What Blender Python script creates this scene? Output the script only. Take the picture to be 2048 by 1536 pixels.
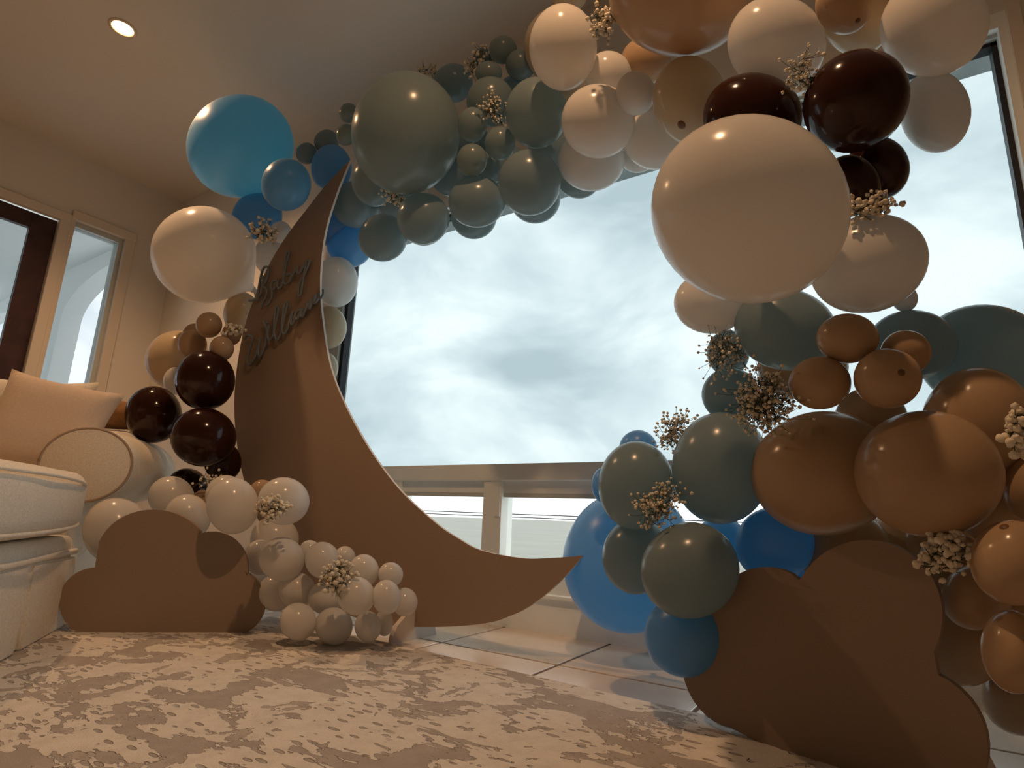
import bpy, bmesh, math, random
from mathutils import Vector, Matrix, Euler
random.seed(7)
for o in list(bpy.data.objects): bpy.data.objects.remove(o)
SC = bpy.context.scene
COL = SC.collection

# ------------------------------------------------------------------ camera
CAM_H = 0.45
FPX = 1144.3                       # focal length in pixels of the 2048 x 1536 frame
AX_R = Vector((0.8411986719, 0.5394300043, 0.0374174401))     # camera right
AX_D = Vector((-0.0912674759, 0.2098486201, -0.9734648450))   # camera down
AX_F = Vector((-0.5329681437, 0.8154623395, 0.2257567954))    # camera forward
EYE = Vector((0.0, 0.0, CAM_H))
cam = bpy.data.cameras.new('camera')
cam.sensor_fit = 'HORIZONTAL'; cam.sensor_width = 36.0; cam.lens = 36.0 * FPX / 2048.0
cam.clip_start = 0.02; cam.clip_end = 5000
cam_o = bpy.data.objects.new('camera', cam); COL.objects.link(cam_o)
up = -AX_D; bk = -AX_F
cam_o.matrix_world = Matrix(((AX_R.x, up.x, bk.x, EYE.x), (AX_R.y, up.y, bk.y, EYE.y), (AX_R.z, up.z, bk.z, EYE.z), (0, 0, 0, 1)))
SC.camera = cam_o

# ------------------------------------------------------------------ view
SC.view_settings.view_transform = 'Standard'; SC.view_settings.look = 'None'
SC.view_settings.gamma = 1.0; SC.view_settings.use_curve_mapping = False
SC.view_settings.exposure = 0.25

# ------------------------------------------------------------------ world: overcast sky
SKY_STRENGTH = 2.2
wd = bpy.data.worlds.new('overcast_sky'); SC.world = wd; wd.use_nodes = True
nt = wd.node_tree; nt.nodes.clear()
def wn(t, **k):
    n = nt.nodes.new(t)
    for a, v in k.items(): setattr(n, a, v)
    return n
tc = wn('ShaderNodeTexCoord'); mp = wn('ShaderNodeMapping'); mp.inputs['Scale'].default_value = (1.0, 1.0, 1.9)
mp.inputs['Location'].default_value = (0.31, 0.4, 0.12)
n1 = wn('ShaderNodeTexNoise'); n1.inputs['Scale'].default_value = 3.1; n1.inputs['Detail'].default_value = 7; n1.inputs['Roughness'].default_value = .52
n1.inputs['Distortion'].default_value = .35
rp = wn('ShaderNodeValToRGB'); e = rp.color_ramp.elements
e[0].position = .36; e[0].color = (.50, .575, .61, 1); e[1].position = .66; e[1].color = (.98, 1.0, 1.0, 1)
m2 = e.new(.5); m2.color = (.70, .765, .79, 1)
bg = wn('ShaderNodeBackground'); bg.inputs['Strength'].default_value = SKY_STRENGTH
wo = wn('ShaderNodeOutputWorld'); L = nt.links.new
L(tc.outputs['Generated'], mp.inputs['Vector']); L(mp.outputs['Vector'], n1.inputs['Vector']); L(n1.outputs['Fac'], rp.inputs['Fac'])
L(rp.outputs['Color'], bg.inputs['Color']); L(bg.outputs['Background'], wo.inputs['Surface'])

# ------------------------------------------------------------------ the room's measurements (metres)
ROOM_H = 2.974                     # ceiling
Y_WIN = 2.16                       # inner face of the window wall
X_LEFT = -4.87                     # inner face of the left wall
X_RIGHT = 3.2; Y_REAR = -3.6
LAMP_WARM = (1.0, 0.57, 0.29); LAMP_WATT = 75
# the recessed lamp in view, and its twin above the frame that the highlights on the right-hand balloons mirror
LAMPS = [(-3.28, .995, LAMP_WATT, LAMP_WARM), (-.40, .50, LAMP_WATT, LAMP_WARM)]

# ------------------------------------------------------------------ materials
MATS = {}
def mat(name, col, rough=.6, spec=.5, metal=0., bump=None, var=None, coat=0., sheen=0.):
    if name in MATS: return MATS[name]
    m = bpy.data.materials.new(name); m.use_nodes = True; t = m.node_tree; p = t.nodes['Principled BSDF']
    p.inputs['Base Color'].default_value = (*col, 1); p.inputs['Roughness'].default_value = rough
    p.inputs['Specular IOR Level'].default_value = spec; p.inputs['Metallic'].default_value = metal
    p.inputs['Coat Weight'].default_value = coat; p.inputs['Sheen Weight'].default_value = sheen
    c = t.nodes.new('ShaderNodeTexCoord')
    if var:
        sc, amt = var
        n = t.nodes.new('ShaderNodeTexNoise'); n.inputs['Scale'].default_value = sc; n.inputs['Detail'].default_value = 4
        r = t.nodes.new('ShaderNodeValToRGB')
        r.color_ramp.elements[0].position = .3; r.color_ramp.elements[1].position = .7
        r.color_ramp.elements[0].color = (*[max(0, x * (1 - amt)) for x in col], 1); r.color_ramp.elements[1].color = (*[min(1, x * (1 + amt)) for x in col], 1)
        t.links.new(c.outputs['Object'], n.inputs['Vector']); t.links.new(n.outputs['Fac'], r.inputs['Fac']); t.links.new(r.outputs['Color'], p.inputs['Base Color'])
    if bump:
        sc, st = bump
        n = t.nodes.new('ShaderNodeTexNoise'); n.inputs['Scale'].default_value = sc; n.inputs['Detail'].default_value = 3
        b = t.nodes.new('ShaderNodeBump'); b.inputs['Strength'].default_value = st; b.inputs['Distance'].default_value = .004
        t.links.new(c.outputs['Object'], n.inputs['Vector']); t.links.new(n.outputs['Fac'], b.inputs['Height']); t.links.new(b.outputs['Normal'], p.inputs['Normal'])
    MATS[name] = m; return m

def schlick(t, amount):
    """reflectance that rises towards grazing angles, the same from both sides of a thin skin"""
    lw = t.nodes.new('ShaderNodeLayerWeight'); lw.inputs['Blend'].default_value = .5
    p5 = t.nodes.new('ShaderNodeMath'); p5.operation = 'POWER'; p5.inputs[1].default_value = 5.0
    ma = t.nodes.new('ShaderNodeMath'); ma.operation = 'MULTIPLY_ADD'; ma.inputs[1].default_value = .96; ma.inputs[2].default_value = .04
    mu = t.nodes.new('ShaderNodeMath'); mu.operation = 'MULTIPLY'; mu.inputs[1].default_value = amount
    t.links.new(lw.outputs['Facing'], p5.inputs[0]); t.links.new(p5.outputs[0], ma.inputs[0]); t.links.new(ma.outputs[0], mu.inputs[0])
    return mu
def latex(name, col, trans=.35, tcol=None, rough=.19, gloss=.55):
    """balloon skin: diffuse + light that comes through the thin rubber + a soft gloss"""
    m = bpy.data.materials.new(name); m.use_nodes = True; t = m.node_tree; t.nodes.clear()
    d = t.nodes.new('ShaderNodeBsdfDiffuse'); d.inputs['Color'].default_value = (*col, 1)
    tr = t.nodes.new('ShaderNodeBsdfTranslucent'); tr.inputs['Color'].default_value = (*(tcol or col), 1)
    mx = t.nodes.new('ShaderNodeMixShader'); mx.inputs['Fac'].default_value = trans
    g = t.nodes.new('ShaderNodeBsdfGlossy'); g.inputs['Roughness'].default_value = rough; g.inputs['Color'].default_value = (1, 1, 1, 1)
    mu = schlick(t, gloss)
    m3 = t.nodes.new('ShaderNodeMixShader'); o = t.nodes.new('ShaderNodeOutputMaterial')
    k = t.links.new
    k(d.outputs[0], mx.inputs[1]); k(tr.outputs[0], mx.inputs[2]); k(mu.outputs[0], m3.inputs['Fac'])
    k(mx.outputs[0], m3.inputs[1]); k(g.outputs[0], m3.inputs[2]); k(m3.outputs[0], o.inputs['Surface'])
    MATS[name] = m; return m

def glass(name, tint, refl=.05):
    m = bpy.data.materials.new(name); m.use_nodes = True; t = m.node_tree; t.nodes.clear()
    a = t.nodes.new('ShaderNodeBsdfTransparent'); a.inputs['Color'].default_value = (*tint, 1)
    g = t.nodes.new('ShaderNodeBsdfGlossy'); g.inputs['Roughness'].default_value = 0.0
    mx = t.nodes.new('ShaderNodeMixShader'); o = t.nodes.new('ShaderNodeOutputMaterial')
    mu = schlick(t, refl / .04)
    k = t.links.new
    k(mu.outputs[0], mx.inputs['Fac']); k(a.outputs[0], mx.inputs[1]); k(g.outputs[0], mx.inputs[2]); k(mx.outputs[0], o.inputs['Surface'])
    MATS[name] = m; return m

mat('wall_paint', (.76, .72, .65), .85, .2, bump=(60, .08), var=(1.2, .03))
mat('ceiling_paint', (.72, .68, .61), .9, .15, bump=(40, .1))
mat('trim_paint', (.72, .65, .56), .55, .35)
mat('window_white', (.86, .90, .88), .5, .35, var=(3, .05))
mat('frame_grey', (.55, .58, .55), .4, .4)
mat('gasket', (.012, .010, .014), .45, .4)
mat('door_wood', (.050, .020, .018), .4, .4, var=(9, .35))
mat('exterior_white', (.75, .77, .76), .9, .1, bump=(30, .2))
mat('eave_wood', (.30, .32, .31), .8, .2, var=(5, .2))
mat('grout', (.22, .16, .12), .9, .1, bump=(80, .3))
mat('taupe_board', (.32, .24, .185), .85, .12, bump=(260, .05), var=(1.5, .03))
mat('board_edge', (.80, .74, .68), .7, .2)
mat('letter_acrylic', (.18, .22, .25), .4, .4)
mat('sofa_linen', (.86, .80, .69), .95, .1, bump=(420, .45), var=(160, .10), sheen=.2)
mat('pillow_cotton', (.74, .60, .48), .95, .1, bump=(380, .3), var=(120, .05), sheen=.2)
mat('piping', (.42, .33, .26), .9, .1)
mat('brown_fabric', (.30, .16, .07), .85, .2, bump=(150, .3), var=(14, .35))
mat('foot_paint', (.66, .60, .54), .8, .15)
mat('lamp_trim', (.80, .68, .52), .4, .4)
mat('stem_green', (.10, .11, .07), .8, .2)
mat('blossom_white', (.78, .72, .60), .85, .15)
glass('glass_tinted', (.605, .64, .645), .005)
glass('glass_door', (.70, .71, .72), .03)
glass('glass_clear', (.98, .98, .96), .03)
mw = bpy.data.materials.new('lamp_glow'); mw.use_nodes = True; tt = mw.node_tree; tt.nodes.clear()
em = tt.nodes.new('ShaderNodeEmission'); em.inputs['Color'].default_value = (1, .62, .28, 1); em.inputs['Strength'].default_value = 14
ou = tt.nodes.new('ShaderNodeOutputMaterial'); tt.links.new(em.outputs[0], ou.inputs[0]); MATS['lamp_glow'] = mw

latex('latex_white', (.82, .78, .74), .36, (.88, .90, .88))
latex('latex_cream', (.66, .54, .38), .30, (.70, .60, .42))
latex('latex_sand', (.54, .385, .25), .28, (.60, .43, .27))
latex('latex_chocolate', (.034, .0095, .0055), .12, (.10, .016, .006), rough=.13, gloss=.7)
latex('latex_slate', (.25, .305, .315), .5, (.50, .64, .66), rough=.22)
latex('latex_blue', (.25, .46, .68), .6, (.20, .62, .94), rough=.3)

def tile_mat():
    m = bpy.data.materials.new('glazed_tile'); m.use_nodes = True; t = m.node_tree; p = t.nodes['Principled BSDF']
    c = t.nodes.new('ShaderNodeTexCoord'); oi = t.nodes.new('ShaderNodeObjectInfo'); ad = t.nodes.new('ShaderNodeVectorMath'); ad.operation = 'ADD'
    sc = t.nodes.new('ShaderNodeVectorMath'); sc.operation = 'SCALE'; sc.inputs['Scale'].default_value = 3.0
    n = t.nodes.new('ShaderNodeTexNoise'); n.inputs['Scale'].default_value = 5; n.inputs['Detail'].default_value = 6
    r = t.nodes.new('ShaderNodeValToRGB'); r.color_ramp.elements[0].position = .3; r.color_ramp.elements[1].position = .7
    r.color_ramp.elements[0].color = (.66, .56, .46, 1); r.color_ramp.elements[1].color = (.80, .70, .60, 1)
    b = t.nodes.new('ShaderNodeBump'); b.inputs['Strength'].default_value = .12; b.inputs['Distance'].default_value = .01
    k = t.links.new
    k(oi.outputs['Location'], sc.inputs[0]); k(c.outputs['Object'], ad.inputs[0]); k(sc.outputs[0], ad.inputs[1]); k(ad.outputs[0], n.inputs['Vector'])
    k(n.outputs['Fac'], r.inputs['Fac']); k(r.outputs['Color'], p.inputs['Base Color']); k(n.outputs['Fac'], b.inputs['Height']); k(b.outputs['Normal'], p.inputs['Normal'])
    p.inputs['Roughness'].default_value = .2; p.inputs['Specular IOR Level'].default_value = .8
    MATS['tile'] = m
tile_mat()

def rug_mat():
    m = bpy.data.materials.new('woven_rug'); m.use_nodes = True; t = m.node_tree; p = t.nodes['Principled BSDF']; k = t.links.new
    c = t.nodes.new('ShaderNodeTexCoord')
    def mapping(s, rot=0):
        q = t.nodes.new('ShaderNodeMapping'); q.inputs['Scale'].default_value = s; q.inputs['Rotation'].default_value = (0, 0, rot); k(c.outputs['Object'], q.inputs['Vector']); return q
    def noise(q, sc, det, dist=0, rough=.5):
        n = t.nodes.new('ShaderNodeTexNoise'); n.inputs['Scale'].default_value = sc; n.inputs['Detail'].default_value = det
        n.inputs['Distortion'].default_value = dist; n.inputs['Roughness'].default_value = rough; k(q.outputs[0], n.inputs['Vector']); return n
    def ramp(src, a, b):
        r = t.nodes.new('ShaderNodeMapRange'); r.interpolation_type = 'SMOOTHSTEP'; r.inputs['From Min'].default_value = a; r.inputs['From Max'].default_value = b; k(src, r.inputs['Value']); return r
    def mth(op, a, b):
        n = t.nodes.new('ShaderNodeMath'); n.operation = op
        for i, v in enumerate((a, b)):
            if isinstance(v, (int, float)): n.inputs[i].default_value = v
            else: k(v, n.inputs[i])
        return n.outputs[0]
    # brown patches with feathered, comb-like borders
    big = noise(mapping((1, 1.3, 1), .5), 4.4, 6, .8, .60).outputs['Fac']
    comb = noise(mapping((.55, 2.6, 1), 1.05), 26, 2, .2, .5).outputs['Fac']
    fine = noise(mapping((1, 1, 1), .3), 34, 3, .4, .6).outputs['Fac']
    mixd = mth('ADD', big, mth('ADD', mth('MULTIPLY', mth('SUBTRACT', comb, .5), .22), mth('MULTIPLY', mth('SUBTRACT', fine, .5), .07)))
    blob = ramp(mixd, .530, .540)
    lac = ramp(mth('ADD', noise(mapping((1, 1, 1), .5), 9, 4, 1.0, .55).outputs['Fac'], mth('MULTIPLY', mth('SUBTRACT', comb, .5), .14)), .605, .618)
    # leaf strokes: short slanted dashes that come in patches
    v = t.nodes.new('ShaderNodeTexVoronoi'); v.inputs['Scale'].default_value = 30; v.inputs['Randomness'].default_value = .7; k(mapping((.5, 1.5, 1), .95).outputs[0], v.inputs['Vector'])
    dash = ramp(v.outputs['Distance'], .27, .21)
    patch = ramp(noise(mapping((1, 1, 1), .2), 4.6, 2, 0).outputs['Fac'], .50, .53)
    dashes = mth('MULTIPLY', dash.outputs[0], patch.outputs[0])
    a1 = mth('MAXIMUM', blob.outputs[0], mth('MULTIPLY', lac.outputs[0], .85))
    mask = mth('MAXIMUM', a1, dashes)
    wear = noise(mapping((1, 1, 1)), 22, 6, 0, .7)
    mx = t.nodes.new('ShaderNodeMix'); mx.data_type = 'RGBA'; mx.inputs['A'].default_value = (.80, .76, .70, 1); mx.inputs['B'].default_value = (.41, .365, .335, 1)
    k(mask, mx.inputs['Factor'])
    w2 = ramp(wear.outputs['Fac'], .35, .75)
    my = t.nodes.new('ShaderNodeMix'); my.data_type = 'RGBA'; my.inputs['B'].default_value = (.58, .53, .48, 1)
    k(mx.outputs['Result'], my.inputs['A']); k(mth('MULTIPLY', w2.outputs[0], .55), my.inputs['Factor'])
    k(my.outputs['Result'], p.inputs['Base Color'])
    pile = noise(mapping((1, 1, 1)), 330, 2)
    hgt = mth('ADD', mth('MULTIPLY', mask, -1.0), mth('MULTIPLY', pile.outputs['Fac'], .22))
    b = t.nodes.new('ShaderNodeBump'); b.inputs['Strength'].default_value = 1.0; b.inputs['Distance'].default_value = .008
    k(hgt, b.inputs['Height']); k(b.outputs['Normal'], p.inputs['Normal'])
    p.inputs['Roughness'].default_value = .95; p.inputs['Specular IOR Level'].default_value = .1; p.inputs['Sheen Weight'].default_value = .15
    MATS['rug'] = m
rug_mat()

def sea_mat():
    m = bpy.data.materials.new('pale_sea'); m.use_nodes = True; t = m.node_tree; p = t.nodes['Principled BSDF']
    c = t.nodes.new('ShaderNodeTexCoord'); n = t.nodes.new('ShaderNodeTexNoise'); n.inputs['Scale'].default_value = .05; n.inputs['Detail'].default_value = 5
    r = t.nodes.new('ShaderNodeValToRGB'); r.color_ramp.elements[0].color = (.24, .24, .215, 1); r.color_ramp.elements[1].color = (.33, .325, .295, 1)
    t.links.new(c.outputs['Object'], n.inputs['Vector']); t.links.new(n.outputs['Fac'], r.inputs['Fac']); t.links.new(r.outputs['Color'], p.inputs['Base Color'])
    p.inputs['Roughness'].default_value = .9; p.inputs['Specular IOR Level'].default_value = .1
    MATS['sea'] = m
sea_mat()

# ------------------------------------------------------------------ helpers
def obj(name, me, m=None, parent=None, kind=None):
    o = bpy.data.objects.new(name, me); COL.objects.link(o)
    if m is not None:
        if len(me.materials) == 0: me.materials.append(MATS[m] if isinstance(m, str) else m)
    if parent is not None: o.parent = parent
    if kind: o['kind'] = kind
    return o
def tag(o, label, cat, group=None):
    o['label'] = label; o['category'] = cat
    if group: o['group'] = group
    return o
def empty(name, loc=(0, 0, 0), rz=0):
    o = bpy.data.objects.new(name, None); COL.objects.link(o); o.empty_display_size = .05
    o.location = loc; o.rotation_euler = (0, 0, rz); return o
def to_mesh(bm, name, smooth=False):
    bmesh.ops.recalc_face_normals(bm, faces=bm.faces)
    me = bpy.data.meshes.new(name); bm.to_mesh(me); bm.free()
    if smooth:
        for p in me.polygons: p.use_smooth = True
    return me
def add_box(bm, a, b, bevel=0):
    g = bmesh.ops.create_cube(bm, size=1.0)['verts']
    for v in g:
        v.co = Vector([(a[i] + b[i]) / 2 + v.co[i] * (b[i] - a[i]) for i in range(3)])
    if bevel:
        es = list({e for v in g for e in v.link_edges})
        bmesh.ops.bevel(bm, geom=es, offset=bevel, segments=2, affect='EDGES', profile=.5)
def box(name, a, b, m, parent=None, bevel=0, kind=None):
    bm = bmesh.new(); add_box(bm, a, b, bevel); return obj(name, to_mesh(bm, name), m, parent, kind)
def boxes(name, lst, m, parent=None, kind=None):
    bm = bmesh.new()
    for a, b in lst: add_box(bm, a, b)
    return obj(name, to_mesh(bm, name), m, parent, kind)
def prism(name, pts, thick, origin, u, n, m, parent=None, bevel=0, kind=None, edge_m=None):
    """extrude a 2-D outline (along u and world Z) by thick against the normal n"""
    bm = bmesh.new(); u = Vector(u); n = Vector(n); o = Vector(origin); z = Vector((0, 0, 1))
    fr = [bm.verts.new(o + u * x + z * y) for x, y in pts]
    bk_ = [bm.verts.new(o + u * x + z * y - n * thick) for x, y in pts]
    bm.faces.new(fr); bm.faces.new(bk_[::-1])
    N = len(pts)
    for i in range(N):
        f = bm.faces.new((fr[i], bk_[i], bk_[(i + 1) % N], fr[(i + 1) % N]))
        if edge_m: f.material_index = 1
    me = to_mesh(bm, name)
    ob = obj(name, me, m, parent, kind)
    if edge_m: me.materials.append(MATS[edge_m])
    return ob
def tube(bm, pts, r, seg=8, caps=True):
    pts = [Vector(p) for p in pts]; rings = []; prev = None
    for i, p in enumerate(pts):
        d = (pts[min(i + 1, len(pts) - 1)] - pts[max(i - 1, 0)]).normalized()
        if prev is None:
            s = d.cross(Vector((0, 0, 1)))
            if s.length < 1e-3: s = d.cross(Vector((1, 0, 0)))
        else:
            s = prev - d * prev.dot(d)
        s.normalize(); prev = s; t = d.cross(s); rr = r[i] if isinstance(r, (list, tuple)) else r
        rings.append([bm.verts.new(p + (s * math.cos(2 * math.pi * j / seg) + t * math.sin(2 * math.pi * j / seg)) * rr) for j in range(seg)])
    for a, b in zip(rings, rings[1:]):
        for j in range(seg): bm.faces.new((a[j], a[(j + 1) % seg], b[(j + 1) % seg], b[j]))
    if caps: bm.faces.new(rings[0][::-1]); bm.faces.new(rings[-1])
def spline(pts, n=6):
    out = []; P = [Vector(p) for p in pts]
    for i in range(len(P) - 1):
        p0 = P[max(i - 1, 0)]; p1 = P[i]; p2 = P[i + 1]; p3 = P[min(i + 2, len(P) - 1)]
        for j in range(n):
            t = j / n
            out.append(.5 * ((2 * p1) + (p2 - p0) * t + (2 * p0 - 5 * p1 + 4 * p2 - p3) * t * t + (3 * p1 - p0 - 3 * p2 + p3) * t ** 3))
    out.append(P[-1]); return out
def ray(px, py):
    return AX_R * (px - 1024) + AX_D * (py - 768) + AX_F * FPX
def on_plane(px, py, p0, n):
    """the point of a plane in the room that is measured at this place of the photograph"""
    d = ray(px, py); n = Vector(n); return EYE + d * ((Vector(p0) - EYE).dot(n) / d.dot(n))

# ------------------------------------------------------------------ the setting
# floor: grout bed with single tiles
floor = box('floor', (X_LEFT - .15, Y_REAR - .15, -.12), (X_RIGHT + .15, Y_WIN + .2, -.004), 'grout', kind='structure')
TILE = .474; GAP = .011
tb = bmesh.new(); add_box(tb, (-TILE / 2 + GAP / 2, -TILE / 2 + GAP / 2, -.012), (TILE / 2 - GAP / 2, TILE / 2 - GAP / 2, 0), .0025)
tile_me = to_mesh(tb, 'tile'); tile_me.materials.append(MATS['tile'])
gx0 = -.922; gy0 = 1.738                                   # one grout crossing
def part_tile(x0, x1, y0, y1):
    q = bmesh.new(); cx, cy = (x0 + x1) / 2, (y0 + y1) / 2
    add_box(q, (x0 - cx + GAP / 2, y0 - cy + GAP / 2, -.012), (x1 - cx - GAP / 2, y1 - cy - GAP / 2, 0), .0025)
    o = obj('tile', to_mesh(q, 'tile_cut'), 'tile', floor); o.location = (cx, cy, 0)
for i in range(-9, 9):
    for j in range(-11, 1):
        x0 = gx0 + i * TILE; y0 = gy0 + j * TILE; x1 = x0 + TILE; y1 = y0 + TILE
        if x1 < X_LEFT + .02 or x0 > X_RIGHT - .02 or y1 < Y_REAR + .02: continue
        cx0, cx1, cy0, cy1 = max(x0, X_LEFT), min(x1, X_RIGHT), max(y0, Y_REAR), min(y1, Y_WIN)
        if cx1 - cx0 > TILE - 1e-4 and cy1 - cy0 > TILE - 1e-4:
            o = bpy.data.objects.new('tile', tile_me); COL.objects.link(o); o.parent = floor; o.location = (x0 + TILE / 2, y0 + TILE / 2, 0)
        elif cx1 - cx0 > .05 and cy1 - cy0 > .05: part_tile(cx0, cx1, cy0, cy1)
# ceiling with the holes' lamps set just below; walls
box('ceiling', (X_LEFT - .15, Y_REAR - .15, ROOM_H), (X_RIGHT + .15, Y_WIN + .2, ROOM_H + .15), 'ceiling_paint', kind='structure')
WX0, WX1, WZ1 = -2.76, .475, 2.143                         # window opening
WT = .17
boxes('wall_window', [((X_LEFT - .15, Y_WIN, 0), (WX0, Y_WIN + WT, ROOM_H)), ((WX1, Y_WIN, 0), (X_RIGHT + .15, Y_WIN + WT, ROOM_H)),
                      ((WX0, Y_WIN, WZ1), (WX1, Y_WIN + WT, ROOM_H))], 'wall_paint', kind='structure')
DZ = 2.43                                                  # door and sidelight openings
SY0, SY1 = 1.43, 1.83; DY0, DY1 = .44, 1.37
boxes('wall_left', [((X_LEFT - .15, SY1, 0), (X_LEFT, Y_WIN, ROOM_H)), ((X_LEFT - .15, DY0, DZ + .045), (X_LEFT, SY1, ROOM_H)),
                    ((X_LEFT - .15, Y_REAR, 0), (X_LEFT, DY0, ROOM_H)), ((X_LEFT - .15, DY1, 0), (X_LEFT, SY0, DZ + .045))], 'wall_paint', kind='structure')
box('wall_right', (X_RIGHT, Y_REAR - .15, 0), (X_RIGHT + .15, Y_WIN, ROOM_H), 'wall_paint', kind='structure')
box('wall_rear', (X_LEFT - .15, Y_REAR - .15, 0), (X_RIGHT, Y_REAR, ROOM_H), 'wall_paint', kind='structure')
box('baseboard_left', (X_LEFT, SY1 + .06, 0), (X_LEFT + .015, Y_WIN, .1), 'trim_paint', kind='structure')
box('baseboard_window', (X_LEFT, Y_WIN - .015, 0), (WX0 - .05, Y_WIN, .1), 'trim_paint', kind='structure')

# the picture window: tall tinted pane above, a row of small clear sashes under the rail
win = empty('window_1', (0, Y_WIN, 0)); win['kind'] = 'structure'
def wpart(name, a, b, m, par=None, bev=0): return box(name, a, b, m, par or win, bev)
G0, G1 = .045, .105                                        # frame depth behind the wall face (local Y)
wpart('sill_plinth', (WX0, -.012, 0), (WX1, G1, .132), 'window_white')
wpart('sill_nosing', (WX0, -.03, .132), (WX1, G1, .149), 'window_white', bev=.004)
wpart('bottom_rail', (WX0, .02, .149), (WX1, G1, .210), 'window_white')
wpart('middle_rail', (WX0, .005, .607), (WX1, G1 + .02, .682), 'window_white', bev=.004)
wpart('sash_head', (WX0, .030, .553), (WX1, G1, .607), 'window_white')
posts = [-2.745 + .62 * k for k in range(6)]
posts = [-2.74, -2.122, -1.502, -.882, -.262, .42]
for x in posts:
    p = wpart('post', (x - .05, .012, .210), (x + .05, G1, .607), 'window_white')
    wpart('sash_stile', (x + .018, .006, .45), (x + .044, .02, .585), 'window_white', p)
for x0, x1 in zip(posts, posts[1:]):
    wpart('lower_pane', (x0 + .05, .06, .210), (x1 - .05, .066, .553), 'glass_clear')
    wpart('sash_frame', (x0 + .05, .03, .534), (x1 - .05, .055, .553), 'frame_grey')
wpart('upper_pane', (WX0 + .03, .070, .682), (WX1 - .03, .078, 2.075), 'glass_tinted')
wpart('left_jamb', (WX0, .03, .682), (WX0 + .075, G1 + .02, WZ1), 'frame_grey')
wpart('right_jamb', (WX1 - .024, .002, .682), (WX1, G1 + .02, 2.085), 'window_white')
wpart('head_frame', (WX0, .002, 2.085), (WX1, G1 + .02, WZ1), 'window_white')
wpart('head_bead', (WX0 + .075, .03, 2.072), (WX1 - .024, G1, 2.085), 'frame_grey')
wpart('gasket', (WX0 + .075, .05, .682), (WX0 + .10, .095, 2.06), 'gasket')
wpart('gasket', (WX1 - .040, .05, .682), (WX1 - .024, .095, 2.072), 'gasket')
wpart('gasket', (WX0 + .075, .05, 2.058), (WX1 - .024, .095, 2.072), 'gasket')
wpart('reveal_lining', (WX1, -.012, 0), (WX1 + .035, .0, WZ1 + .035), 'trim_paint')
wpart('reveal_lining', (WX0 - .035, -.012, 0), (WX0, .0, WZ1 + .035), 'trim_paint')
# eave outside above the window
ev = empty('trim_1', (0, Y_WIN + .22, 2.52)); ev['kind'] = 'structure'
for k in range(5):
    box('eave_board', (-4.2, k * .13, -.012 * (k % 2)), (1.6, k * .13 + .122, .05), 'eave_wood', ev, .004)
box('fascia', (-4.2, -.12, .05), (1.6, .65, .5), 'eave_wood', ev)

# sidelight and door in the left wall
def on_left(name, y0, y1, z0, z1, d0, d1, m, par=None, bev=0):
    return box(name, (X_LEFT + d0, y0, z0), (X_LEFT + d1, y1, z1), m, par, bev)
sl = empty('window_2', (0, 0, 0)); sl['kind'] = 'structure'
on_left('casing', SY1 - .035, SY1 + .035, 0, DZ + .105, -.02, .022, 'trim_paint', sl, .005)
on_left('casing', SY0 - .02, SY0 + .03, 0, DZ + .045, -.02, .018, 'trim_paint', sl, .004)
on_left('casing', SY0 - .0, SY1 + .035, DZ + .035, DZ + .105, -.02, .026, 'trim_paint', sl, .005)
on_left('frame_head', SY0, SY1 - .03, DZ + .0, DZ + .04, -.11, -.02, 'frame_grey', sl)
on_left('frame_jamb', SY1 - .065, SY1 - .03, .1, DZ, -.11, -.02, 'frame_grey', sl)
on_left('frame_jamb', SY0 + .0, SY0 + .03, .1, DZ, -.11, -.02, 'frame_grey', sl)
on_left('frame_sill', SY0, SY1, 0, .1, -.11, .0, 'trim_paint', sl)
on_left('pane', SY0 + .03, SY1 - .065, .1, DZ, -.06, -.054, 'glass_door', sl)
dr = empty('door_1', (0, 0, 0)); dr['kind'] = 'structure'
on_left('casing', DY1 - .005, DY1 + .06, 0, DZ + .05, -.02, .024, 'trim_paint', dr, .005)
on_left('casing', DY0 - .06, DY0 + .005, 0, DZ + .05, -.02, .024, 'trim_paint', dr, .005)
on_left('casing', DY0 - .06, DY1 + .06, DZ - .005, DZ + .06, -.02, .026, 'trim_paint', dr, .005)
on_left('stile', DY1 - .15, DY1 - .005, .01, DZ - .01, -.07, -.025, 'door_wood', dr, .004)
on_left('stile', DY0 + .005, DY0 + .15, .01, DZ - .01, -.07, -.025, 'door_wood', dr, .004)
on_left('rail', DY0 + .15, DY1 - .15, DZ - .125, DZ - .01, -.07, -.025, 'door_wood', dr, .004)
on_left('rail', DY0 + .15, DY1 - .15, .01, .26, -.07, -.025, 'door_wood', dr, .004)
on_left('pane', DY0 + .15, DY1 - .15, .26, DZ - .125, -.05, -.044, 'glass_door', dr)

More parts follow.
